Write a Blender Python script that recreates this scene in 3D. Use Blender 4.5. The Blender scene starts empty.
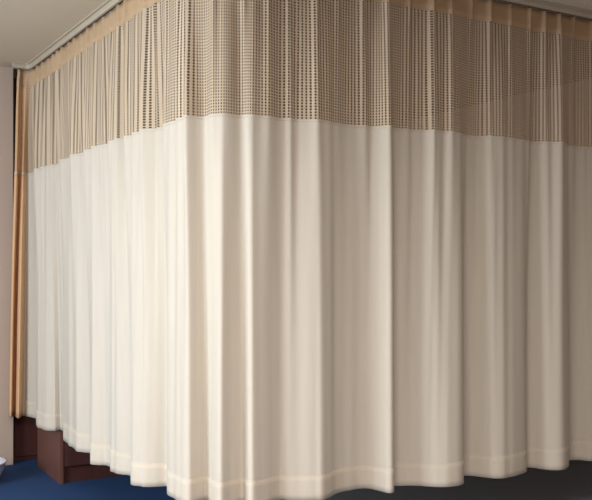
import bpy, bmesh, math, random
from mathutils import Vector
random.seed(7)
S = bpy.context.scene
COL = S.collection
F, CX, HY = 893.0, 296.0, 270.0        # lens in pixels, image centre, horizon row
EYE, CEIL = 1.266, 2.583
# ---------------------------------------------------------------- camera
cd = bpy.data.cameras.new('camera'); cam = bpy.data.objects.new('camera', cd); COL.objects.link(cam)
cam.location = (0, 0, EYE); cam.rotation_euler = (math.radians(90), 0, 0)
cd.sensor_width = 36; cd.lens = F/592*36; cd.shift_y = 20/592; cd.clip_start = .05
S.camera = cam
S.view_settings.view_transform = 'Standard'; S.view_settings.look = 'None'
S.view_settings.gamma = 1; S.view_settings.use_curve_mapping = False
S.view_settings.exposure = 0.0
# room frame: u runs along the front side of the curtain, v away towards the back wall
UA = math.radians(30.7); cu, su = math.cos(UA), math.sin(UA)
def R(u, v, z=0.0): return Vector((u*cu - v*su, u*su + v*cu, z))
# ---------------------------------------------------------------- world and lights
w = bpy.data.worlds.new('world'); S.world = w; w.use_nodes = True
w.node_tree.nodes['Background'].inputs[0].default_value = (.75, .85, 1, 1)
w.node_tree.nodes['Background'].inputs[1].default_value = 1.0
def area(name, loc, target, sx, sy, power, col):
    l = bpy.data.lights.new(name, 'AREA'); l.shape = 'RECTANGLE'; l.size = sx; l.size_y = sy
    l.energy = power; l.color = col
    o = bpy.data.objects.new(name, l); COL.objects.link(o); o.location = loc
    o.rotation_euler = (Vector(target)-Vector(loc)).to_track_quat('-Z', 'Y').to_euler()
    return o
WU = -2.0                                # left wall with the window
area('daylight', R(WU-.35, 3.05, 1.5), R(1.5, 3.8, 1.2), 2.0, 1.5, 222, (.84, .94, 1.0))
area('fill_light', R(.2, 0.7, CEIL-.1), R(.2, 0.7, 0), 1.2, .5, 138, (1.0, .925, .84))  # added warm fill without a fixture, brightens the front of the curtain

# ---------------------------------------------------------------- materials
def mat(name, col, rough=.8, noise=0.0, scale=20, stretch=None, col2=None, metal=0, bump=0.0, coords='Object', spec=.3):
    m = bpy.data.materials.new(name); m.use_nodes = True; nt = m.node_tree; n = nt.nodes
    b = n['Principled BSDF']; b.inputs['Roughness'].default_value = rough; b.inputs['Metallic'].default_value = metal
    b.inputs['Specular IOR Level'].default_value = spec
    b.inputs['Base Color'].default_value = (*col, 1)
    if noise or col2:
        tc = n.new('ShaderNodeTexCoord'); mp = n.new('ShaderNodeMapping'); nz = n.new('ShaderNodeTexNoise')
        mp.inputs['Scale'].default_value = stretch or (1, 1, 1)
        nz.inputs['Scale'].default_value = scale; nz.inputs['Detail'].default_value = 6
        mx = n.new('ShaderNodeMix'); mx.data_type = 'RGBA'
        c2 = col2 or tuple(c*(1-noise) for c in col)
        mx.inputs[6].default_value = (*col, 1); mx.inputs[7].default_value = (*c2, 1)
        nt.links.new(tc.outputs[coords], mp.inputs[0]); nt.links.new(mp.outputs[0], nz.inputs[0])
        nt.links.new(nz.outputs[0], mx.inputs[0]); nt.links.new(mx.outputs[2], b.inputs['Base Color'])
        if bump:
            bp = n.new('ShaderNodeBump'); bp.inputs['Strength'].default_value = bump; bp.inputs['Distance'].default_value = .01
            nt.links.new(nz.outputs[0], bp.inputs['Height']); nt.links.new(bp.outputs[0], b.inputs['Normal'])
    return m
def fabric(name, col, trans=.25, tcol=None, weave=1200):
    """woven cloth: diffuse with some light passing through, fine weave in the UV frame (metres)"""
    m = mat(name, col, .9, spec=.12); nt = m.node_tree; n = nt.nodes; b = n['Principled BSDF']
    out = n['Material Output']
    tc = n.new('ShaderNodeTexCoord'); nz = n.new('ShaderNodeTexNoise'); mp = n.new('ShaderNodeMapping')
    mp.inputs['Scale'].default_value = (60, 4, 1); nz.inputs['Scale'].default_value = 1; nz.inputs['Detail'].default_value = 4
    mx = n.new('ShaderNodeMix'); mx.data_type = 'RGBA'
    mx.inputs[6].default_value = (*[min(1, c*1.04) for c in col], 1); mx.inputs[7].default_value = (*[c*.93 for c in col], 1)
    nt.links.new(tc.outputs['UV'], mp.inputs[0]); nt.links.new(mp.outputs[0], nz.inputs[0]); nt.links.new(nz.outputs[0], mx.inputs[0])
    nt.links.new(mx.outputs[2], b.inputs['Base Color'])
    tr = n.new('ShaderNodeBsdfTranslucent'); tr.inputs[0].default_value = (*(tcol or col), 1)
    ms = n.new('ShaderNodeMixShader'); ms.inputs[0].default_value = trans
    nt.links.new(b.outputs[0], ms.inputs[1]); nt.links.new(tr.outputs[0], ms.inputs[2]); nt.links.new(ms.outputs[0], out.inputs[0])
    return m, ms
M = {}
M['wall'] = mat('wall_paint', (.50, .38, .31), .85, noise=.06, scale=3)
M['wall_shade'] = mat('wall_bay_shaded', (.16, .118, .092), .85, noise=.06, scale=3)  # shade of the bay put into the wall colour, keeps net holes dark
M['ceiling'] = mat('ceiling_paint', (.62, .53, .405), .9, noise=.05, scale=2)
M['ceiling_shade'] = mat('bay_ceiling_shade', (.20, .15, .115), .8, scale=3, stretch=(1, 12, 1), col2=(.15, .11, .085))  # dark brown stands in for the gloom seen through the net
M['carpet'] = mat('blue_carpet', (.016, .056, .17), .95, scale=400, col2=(.028, .075, .21), bump=.4)
M['vinyl'] = mat('slate_carpet', (.24, .28, .35), .9, scale=300, col2=(.29, .33, .40), bump=.2)
M['wood'] = mat('brown_wood', (.11, .038, .032), .45, scale=3, stretch=(14, 14, .8), col2=(.06, .022, .02), bump=.05)
M['wood_light'] = mat('brown_wood_edge', (.17, .07, .052), .45, scale=3, stretch=(14, 14, .8), col2=(.10, .042, .033), bump=.05)
M['rail'] = mat('painted_rail', (.46, .39, .30), .5, metal=.0, noise=.05)
M['dark'] = mat('rail_slot', (.03, .025, .02), .8, noise=.2)
M['hook'] = mat('hook_plastic', (.10, .075, .055), .5, noise=.1)
M['plastic'] = mat('pale_plastic', (.55, .55, .60), .4, noise=.05)
M['frame'] = mat('white_frame', (.7, .7, .68), .5, noise=.04)
M['metal'] = mat('handle_metal', (.5, .45, .38), .3, metal=1, noise=.05)
M['cloth'], _ = fabric('cream_cloth', (.73, .655, .56), .24, (.78, .70, .60))
M['hem'], _ = fabric('cream_hem', (.71, .635, .54), .20, (.8, .62, .45))
M['tape'], _ = fabric('peach_header', (.54, .375, .235), .12, (.8, .5, .3))
M['side'], _ = fabric('peach_side_hem', (.78, .50, .29), .18, (.85, .5, .26))
M['net'], ms = fabric('open_net', (.61, .48, .355), .14, (.7, .52, .37))
def netting(m, pu, pv, hu, hv):
    nt = m.node_tree; n = nt.nodes; out = n['Material Output']
    tc = n.new('ShaderNodeTexCoord'); sp = n.new('ShaderNodeSeparateXYZ'); nt.links.new(tc.outputs['UV'], sp.inputs[0])
    def gate(sock, p, h):
        a = n.new('ShaderNodeMath'); a.operation = 'DIVIDE'; a.inputs[1].default_value = p; nt.links.new(sock, a.inputs[0])
        f = n.new('ShaderNodeMath'); f.operation = 'FRACT'; nt.links.new(a.outputs[0], f.inputs[0])
        g = n.new('ShaderNodeMath'); g.operation = 'LESS_THAN'; g.inputs[1].default_value = h; nt.links.new(f.outputs[0], g.inputs[0])
        return g.outputs[0]
    k = n.new('ShaderNodeMath'); k.operation = 'MULTIPLY'
    nt.links.new(gate(sp.outputs[0], pu, hu), k.inputs[0]); nt.links.new(gate(sp.outputs[1], pv, hv), k.inputs[1])
    t = n.new('ShaderNodeBsdfTransparent'); mx = n.new('ShaderNodeMixShader')
    src = out.inputs[0].links[0].from_socket
    nt.links.new(k.outputs[0], mx.inputs[0]); nt.links.new(src, mx.inputs[1]); nt.links.new(t.outputs[0], mx.inputs[2])
    nt.links.new(mx.outputs[0], out.inputs[0])
netting(M['net'], .0172, .0122, .44, .58)
M['net_edge'], _ = fabric('peach_net', (.76, .50, .30), .2, (.8, .5, .28)); netting(M['net_edge'], .0165, .0095, .28, .5)
# clear pane
pm = bpy.data.materials.new('clear_pane'); pm.use_nodes = True; nt = pm.node_tree
tr = nt.nodes.new('ShaderNodeBsdfTransparent'); gl = nt.nodes.new('ShaderNodeBsdfGlossy'); mx = nt.nodes.new('ShaderNodeMixShader')
gl.inputs['Roughness'].default_value = .05; mx.inputs[0].default_value = .08
nt.links.new(tr.outputs[0], mx.inputs[1]); nt.links.new(gl.outputs[0], mx.inputs[2]); nt.links.new(mx.outputs[0], nt.nodes['Material Output'].inputs[0])
M['pane'] = pm

# ---------------------------------------------------------------- helpers
def obj(name, verts, faces, m, parent=None, smooth=False, bevel=0.0):
    me = bpy.data.meshes.new(name); me.from_pydata([tuple(v) for v in verts], [], faces); me.update()
    bm = bmesh.new(); bm.from_mesh(me); bmesh.ops.recalc_face_normals(bm, faces=bm.faces); bm.to_mesh(me); bm.free()
    me.materials.append(m)
    for p in me.polygons: p.use_smooth = smooth
    o = bpy.data.objects.new(name, me); COL.objects.link(o)
    if parent: o.parent = parent
    if bevel:
        b = o.modifiers.new('bevel', 'BEVEL'); b.width = bevel; b.segments = 2; b.limit_method = 'ANGLE'
    return o
def box_geo(u0, u1, v0, v1, z0, z1, fr=R):
    vs = [fr(u, v, z) for z in (z0, z1) for u, v in ((u0, v0), (u1, v0), (u1, v1), (u0, v1))]
    return vs, [(0, 1, 2, 3), (4, 5, 6, 7), (0, 1, 5, 4), (1, 2, 6, 5), (2, 3, 7, 6), (3, 0, 4, 7)]
def boxes(name, lst, m, parent=None, fr=R, bevel=0.0):
    V, Fc = [], []
    for b in lst:
        vs, fs = box_geo(*b, fr=fr); k = len(V); V += vs; Fc += [tuple(i+k for i in f) for f in fs]
    return obj(name, V, Fc, m, parent, bevel=bevel)
def struct(o): o['kind'] = 'structure'; return o
def thing(name, label, cat, group=None):
    o = bpy.data.objects.new(name, None); COL.objects.link(o); o['label'] = label; o['category'] = cat
    o.empty_display_size = .1
    if group: o['group'] = group
    return o

# ---------------------------------------------------------------- room shell
VB = 5.93                 # face of the back wall left of the curtain
VR = 6.25                 # recessed back wall inside the bay
UR = 4.85
UW = None
# right edge of the projecting wall: the ray through x = 13 px
def ray_uv_at_v(px, v):   # point on pixel column px at depth v in the room frame
    a = (px-CX)/F          # X = a*Y
    # X = u cu - v su ; Y = u su + v cu
    u = (v*su + a*v*cu)/(cu - a*su); return u
UE = ray_uv_at_v(13.5, VB)
struct(boxes('floor', [(WU-.1, 2.35, 3.55, VR+.1, -.1, 0)], M['carpet']))
struct(boxes('floor', [(2.35, UR+.1, 3.55, VR+.1, -.1, 0), (WU-.1, UR+.1, -1.6, 3.55, -.1, 0)], M['vinyl']))
struct(boxes('ceiling', [(WU-.1, UR+.1, -1.6, VR+.1, CEIL, CEIL+.1)], M['ceiling']))
struct(boxes('ceiling_shade_panel', [(1.50, UR, 3.20, VR, CEIL-.006, CEIL)], M['ceiling_shade']))  # thin panel added under the ceiling to darken the net holes
struct(boxes('wall_back', [(WU-.1, UE, VB, VB+.32, 0, CEIL)], M['wall'], bevel=.004))
struct(boxes('wall_bay', [(UE, UR, VR, VR+.1, 0, CEIL)], M['wall_shade']))
struct(boxes('wall_right', [(UR, UR+.1, -1.6, VR+.1, 0, CEIL)], M['wall']))
struct(boxes('wall_front', [(WU-.1, UR+.1, -1.7, -1.6, 0, CEIL)], M['wall']))
WV0, WV1, WZ0, WZ1 = 1.7, 4.6, .75, 2.3
struct(boxes('wall_left', [(WU-.1, WU, -1.6, WV0, 0, CEIL), (WU-.1, WU, WV1, VB, 0, CEIL),
                           (WU-.1, WU, WV0, WV1, 0, WZ0), (WU-.1, WU, WV0, WV1, WZ1, CEIL)], M['wall']))
win = struct(bpy.data.objects.new('window_1', None)); COL.objects.link(win)
wf = [(WU-.08, WU+.02, WV0, WV1, WZ0, WZ0+.05), (WU-.08, WU+.02, WV0, WV1, WZ1-.05, WZ1),
      (WU-.08, WU+.02, WV0, WV0+.05, WZ0, WZ1), (WU-.08, WU+.02, WV1-.05, WV1, WZ0, WZ1), (WU-.07, WU, 3.125, 3.175, WZ0, WZ1)]
boxes('window_frame', wf, M['frame'], win)
boxes('pane', [(WU-.045, WU-.04, WV0+.05, WV1-.05, WZ0+.05, WZ1-.05)], M['pane'], win)

# ---------------------------------------------------------------- curtain
H_TOP, H_TAPE, H_NET, H_HEM = 1.278, 1.168, .617, -.94      # heights relative to the eye
def hem_pt(x, y):
    D = -H_HEM*F/(y-HY); return Vector(((x-CX)/F*D, D))
knots = [(9, 417), (11, 418), (14, 415.5), (18, 418.5), (22, 416), (27, 417), (33, 418.5), (36, 420), (35.5, 425), (38, 428), (43, 430), (52, 431), (60, 430),
 (63, 432), (62.5, 436), (61.5, 440), (66, 443), (70, 447), (75, 451), (82, 452.5), (88, 453.5), (91, 456), (90.5, 460), (89.2, 464), (95, 465.5), (103, 465.5),
 (108, 466.5), (110, 468.5), (108, 471.5), (118, 474), (127, 475.5), (131.5, 477), (132, 481), (130, 485), (140, 487), (152, 487), (163, 486.5), (167, 488.5), (166.5, 492),
 (168, 496), (176, 501), (188, 504.5), (198, 502), (206, 500.5), (213, 506), (221, 508.5), (232, 505), (243, 502.5), (250, 507), (257, 507), (267, 503.5), (280, 499.8), (290, 500.4), (300, 500.7),
 (315, 500.3), (326, 499.5), (339, 493), (352, 490), (366, 488.5), (378, 490.5), (388, 493), (393.5, 492.5), (393.5, 489.5), (391, 487), (400, 486), (420, 486), (440, 487.5), (455, 486.5),
 (463.5, 484), (464, 480), (461, 476.5), (470, 475.8), (485, 477.5), (500, 479), (512, 477), (525, 473), (527.5, 470.5), (524.5, 468), (534, 468), (548, 470), (560, 470.5), (567.5, 469),
 (569.5, 465), (566, 461), (578, 460), (592, 461.5), (602, 460), (607, 456), (604, 452), (618, 453), (632, 451), (637, 447), (634, 444), (650, 444.5), (664, 441), (667, 438), (665, 436), (680, 437), (694, 434)]
ctrl = [hem_pt(*k) for k in knots]
def catmull(P, n):
    out = []
    for i in range(len(P)-1):
        p0 = P[max(i-1, 0)]; p1 = P[i]; p2 = P[i+1]; p3 = P[min(i+2, len(P)-1)]
        for j in range(n):
            t = j/n
            out.append(.5*((2*p1) + (p2-p0)*t + (2*p0-5*p1+4*p2-p3)*t*t + (3*p1-p0-3*p2+p3)*t**3))
    out.append(P[-1].copy()); return out
raw = catmull(ctrl, 12)
# resample evenly
def resample(P, step):
    out = [P[0].copy()]; acc = 0
    for a, b in zip(P, P[1:]):
        d = (b-a).length
        while d > 1e-9 and acc + d >= step:
            t = (step-acc)/d; a = a.lerp(b, t); out.append(a.copy()); d = (b-a).length; acc = 0
        acc += d
    return out
hem = resample(raw, .0055)
N = len(hem)
arc = [i*.0055 for i in range(N)]
# track line in the room frame: short return at the wall, left side, rounded corner, front side
CUu, CVv = 1.468, 3.165
VFAR = 5.80
track = [R(1.37, VFAR-.01).xy, R(1.40, VFAR).xy, R(1.44, VFAR).xy]
def arcpts(cu_, cv_, r, a0, a1, n):
    return [R(cu_+r*math.cos(math.radians(a0+(a1-a0)*i/n)), cv_+r*math.sin(math.radians(a0+(a1-a0)*i/n))).xy for i in range(n+1)]
track = [R(1.36, VFAR).xy] + arcpts(CUu-.05, VFAR-.05, .05, 90, 0, 6) + arcpts(CUu+.22, CVv+.22, .22, 180, 270, 14) + [R(4.80, CVv).xy]
tr_s = [0]
for a, b in zip(track, track[1:]): tr_s.append(tr_s[-1]+(b-a).length)
def on_track(s):
    s = max(0, min(s, tr_s[-1]-1e-6))
    for i in range(len(tr_s)-1):
        if s <= tr_s[i+1]:
            t = (s-tr_s[i])/(tr_s[i+1]-tr_s[i]); d = (track[i+1]-track[i]).normalized()
            return track[i].lerp(track[i+1], t), Vector((d.y, -d.x))
def px_of(p): return CX + F*p.x/p.y
tab = [(px_of(on_track(k*.005)[0]), k*.005) for k in range(int(tr_s[-1]/.005))]
def s_at_px(x):
    best = 0
    for k in range(len(tab)-1):
        if tab[k][0] <= x <= tab[k+1][0] and k*.005 > .04:
            t = (x-tab[k][0])/max(1e-9, tab[k+1][0]-tab[k][0]); return tab[k][1]+.005*t
    return tab[-1][1] if x > tab[-1][0] else .0
xs = [px_of(p) for p in hem]
# even, monotone spread of the same cloth along the track
wdw = 26
sm = [sum(xs[max(0, i-wdw):i+wdw+1])/len(xs[max(0, i-wdw):i+wdw+1]) for i in range(N)]
for i in range(1, N): sm[i] = max(sm[i], sm[i-1]+.01)
st = [s_at_px(x) for x in sm]
st[0] = .0
k0 = next(i for i in range(N) if st[i] > .14)
for i in range(k0): st[i] = .02 + (st[k0]-.02)*i/k0
for i in range(1, N): st[i] = max(st[i], st[i-1]+.0006)
def sm_(x): x = max(0, min(1, x)); return x*x*(3-2*x)
# pleat phase (irregular), one pinch pleat about every 12 cm of track
rnd = random.Random(3)
pl = [0.03]
while pl[-1] < tr_s[-1]: pl.append(pl[-1] + rnd.uniform(.095, .135))
amp = [rnd.uniform(.6, 1.25) for _ in pl]; lean = [rnd.uniform(-.03, .03) for _ in pl]; dep = [rnd.uniform(.15, .8) for _ in pl]
def pleat(s, fr):
    """outward offset of the header pleats at track position s; fr 0 at the top, 1 at the hem"""
    v = 0
    for k in range(len(pl)):
        c = pl[k] + lean[k]*fr
        wd = .011 + .020*min(1, fr*2.2)
        d = (s-c)/wd
        if abs(d) < 3.5:
            fade = (1 - sm_((fr-.15)/(.35+.6*dep[k])))*.9 + .10
            v += amp[k]*math.exp(-d*d)*fade
    return v
ph = [rnd.uniform(0, 6.28) for _ in range(6)]
def point(i, h):
    fr = (H_TOP-h)/(H_TOP-H_HEM)
    tp, nr = on_track(st[i]); bp = hem[i]
    wgt = max(0.0, fr-.015)**.62 if fr > .015 else 0
    wgt = min(1, wgt)
    p = tp.lerp(bp, wgt)
    a = .016 + .012*math.sin(min(1, fr*2)*math.pi*.5)
    left = sm_((2.75-st[i])/.5)
    off = a*(1-.4*(1-left)*sm_(fr*6))*(pleat(st[i], fr)-.35)
    # slow creases that wander with height
    s = st[i]
    left = sm_((2.75-s)/.5)
    off += (.0055+.0045*left)*math.sin(s*31+ph[0]+1.6*math.sin(fr*2.1+s*1.3))*sm_(fr*3)*(1-.5*fr)
    off += (.0035+.002*left)*math.sin(s*67+ph[1]+2.0*math.sin(fr*1.7+s*2.3))*sm_(fr*4)*(1-.75*fr)
    off += .0022*math.sin(s*104+ph[2]+2.6*math.sin(fr*1.3+s*3.1))*sm_(fr*4)*(1-.6*fr)
    p = p + nr*off
    return Vector((p.x, p.y, EYE+h))
cur = thing('hospital_curtain', 'cream hospital curtain with open net top hanging in folds from a ceiling track', 'curtain')
cur.location = (0, 0, 0)
def strip(name, i0, i1, hs, m, thick=0.0, sub=None):
    V = []; cols = list(range(i0, i1)); nc = len(cols)
    for h in hs:
        for i in cols: V.append(point(i, h))
    Fc = [(r*nc+c, r*nc+c+1, (r+1)*nc+c+1, (r+1)*nc+c) for r in range(len(hs)-1) for c in range(nc-1)]
    me = bpy.data.meshes.new(name); me.from_pydata([tuple(v) for v in V], [], Fc); me.update()
    uv = me.uv_layers.new(name='UVMap')
    for p in me.polygons:
        p.use_smooth = True
        for li in p.loop_indices:
            vi = me.loops[li].vertex_index; uv.data[li].uv = (arc[cols[vi % nc]], hs[vi//nc])
    me.materials.append(m); o = bpy.data.objects.new(name, me); COL.objects.link(o); o.parent = cur
    if thick:
        s = o.modifiers.new('thickness', 'SOLIDIFY'); s.thickness = thick; s.offset = 0
    return o
def lin(a, b, n): return [a+(b-a)*k/n for k in range(n+1)]
# peach side hem at the wall end, as wide as about 13 px of the picture
iS = next(i for i in range(N) if xs[i] > 21.5)
strip('header_tape', 0, N, lin(H_TOP, H_TAPE, 4), M['tape'], .004)
strip('net_edge', 0, iS, lin(H_TAPE, H_NET, 16), M['net_edge'])
strip('net_panel', iS-1, N, lin(H_TAPE, H_NET, 16), M['net'])
strip('cloth_panel', iS-1, N, lin(H_NET, H_HEM+.10, 34), M['cloth'])
strip('hem_band', iS-1, N, lin(H_HEM+.10, H_HEM, 4), M['hem'], .003)
so = strip('side_hem', 0, iS, lin(H_NET, H_HEM, 34), M['side'], .003); so['label'] = 'peach doubled edge of the curtain'
# stitched tape where net and cloth join
strip('join_seam', 0, N, lin(H_NET+.006, H_NET-.006, 1), M['hem'], .004)

# ---------------------------------------------------------------- ceiling track
trk = thing('curtain_track', 'slim painted curtain track screwed to the ceiling above the curtain', 'curtain track')
def sweep(name, prof, m, parent):
    """sweep a closed profile (offset, height) along the track line"""
    P = [R(1.35, VFAR).xy] + track[1:] ; V = []; n = len(prof); Fc = []
    for i, p in enumerate(P):
        a = P[max(0, i-1)]; b = P[min(len(P)-1, i+1)]; d = (b-a).normalized(); nr = Vector((d.y, -d.x))
        for o_, z in prof: V.append((p.x+nr.x*o_, p.y+nr.y*o_, z))
    for i in range(len(P)-1):
        for k in range(n): Fc.append((i*n+k, i*n+(k+1) % n, (i+1)*n+(k+1) % n, (i+1)*n+k))
    Fc.append(tuple(range(n))); Fc.append(tuple((len(P)-1)*n+k for k in range(n)))
    return obj(name, V, Fc, m, parent)
zt = CEIL; zb = EYE+H_TOP+.007
sweep('rail', [(-.018, zt), (.022, zt), (.022, zb+.012), (.018, zb), (.006, zb), (.006, zb+.012), (-.006, zb+.012), (-.006, zb), (-.018, zb)], M['rail'], trk)
sweep('mounting_flange', [(-.03, zt), (.036, zt), (.036, zt-.006), (-.03, zt-.006)], M['rail'], trk)
sweep('slot', [(-.0055, zb+.0115), (.0055, zb+.0115), (.0055, zb+.002), (-.0055, zb+.002)], M['dark'], trk)
# one glider and hook at each pleat
def hook_geo():
    V, Fc = [], []
    for bx in ((-.008, .008, -.006, .006, .010, .030), (-.002, .002, -.003, .003, -.012, .014), (-.005, .005, .003, .014, -.040, -.008)):
        vs, fs = box_geo(*bx, fr=lambda a, b, c: Vector((a, b, c))); k = len(V); V += vs; Fc += [tuple(i+k for i in f) for f in fs]
    return V, Fc
V, Fc = hook_geo(); h0 = obj('curtain_hook', V, Fc, M['hook'], cur, bevel=.001); first = True
for s in pl:
    if s > tr_s[-1]-.05: break
    p, nr = on_track(s)
    o = h0 if first else h0.copy()
    if not first: COL.objects.link(o); o.parent = cur
    first = False
    o.location = (p.x, p.y, EYE+H_TOP-.004); o.rotation_euler.z = math.atan2(nr.y, nr.x)+math.pi/2

# ---------------------------------------------------------------- furniture behind the hem
CA = UA - math.radians(1)
D0 = EYE*F/(484.5-HY); P0 = Vector(((60-CX)/F*D0, D0))
def K(a, b, z=0): return Vector((P0.x + a*math.cos(CA) - b*math.sin(CA), P0.y + a*math.sin(CA) + b*math.cos(CA), z))
cab = thing('wooden_cabinet', 'reddish-brown wooden cabinet standing on the blue carpet behind the curtain hem, nearer the corner', 'cabinet')
boxes('body', [(.02, .95, .02, .54, .095, .335)], M['wood'], cab, K)
boxes('side_panel', [(0, .022, 0, .55, 0, .345)], M['wood_light'], cab, K, .002)
boxes('side_panel', [(.95, .972, 0, .55, 0, .345)], M['wood_light'], cab, K, .002)
boxes('plinth', [(.022, .95, .03, .53, 0, .095)], M['wood'], cab, K)
boxes('top', [(-.004, .976, -.004, .555, .345, .36)], M['wood_light'], cab, K, .003)
for k in range(2):
    d = boxes('door', [(.026+k*.462, .484+k*.462, .004, .0195, .10, .34)], M['wood'], cab, K, .002)
    boxes('handle', [(.44+k*.07, .452+k*.07, -.014, .004, .18, .28)], M['metal'], d, K, .003)
# second piece against the bay wall, seen as a dark panel beside the wall edge
uA = UE + .012
cab2 = thing('wooden_bedside_cupboard', 'dark brown wooden cupboard beside the wall edge, mostly hidden at the curtain end', 'cupboard')
boxes('body', [(uA, uA+.42, VB+.10, VR-.004, .0, .68)], M['wood'], cab2, R, .003)
boxes('top', [(uA-.005, uA+.43, VB+.085, VR-.003, .68, .70)], M['wood_light'], cab2, R, .003)
dr = boxes('drawer', [(uA+.015, uA+.405, VB+.085, VB+.10, .50, .66)], M['wood'], cab2, R, .002)
boxes('knob', [(uA+.20, uA+.225, VB+.065, VB+.085, .57, .595)], M['metal'], dr, R, .004)
d2 = boxes('door', [(uA+.015, uA+.405, VB+.085, VB+.10, .03, .485)], M['wood'], cab2, R, .002)
boxes('knob', [(uA+.36, uA+.385, VB+.065, VB+.085, .38, .405)], M['metal'], d2, R, .004)

# pale basin cut by the left edge of the picture
DB = EYE*F/(484-HY)
bc = Vector(((-26-CX)/F*DB, DB))
prof = [(0, .004), (.10, .0), (.125, .006), (.15, .04), (.172, .09), (.18, .118), (.186, .122), (.186, .128), (.178, .129), (.168, .10), (.145, .05), (.12, .016), (0, .014)]
V, Fc = [], []; n = 48
for r, z in prof:
    for k in range(n): V.append((r*math.cos(k*math.tau/n), r*math.sin(k*math.tau/n), z))
for j in range(len(prof)-1):
    for k in range(n): Fc.append((j*n+k, j*n+(k+1) % n, (j+1)*n+(k+1) % n, (j+1)*n+k))
bo = obj('wash_basin', V, Fc, M['plastic'], smooth=True); bo.location = (bc.x, bc.y, 0)
bo['label'] = 'pale grey rounded basin on the blue floor at the left edge'; bo['category'] = 'basin'
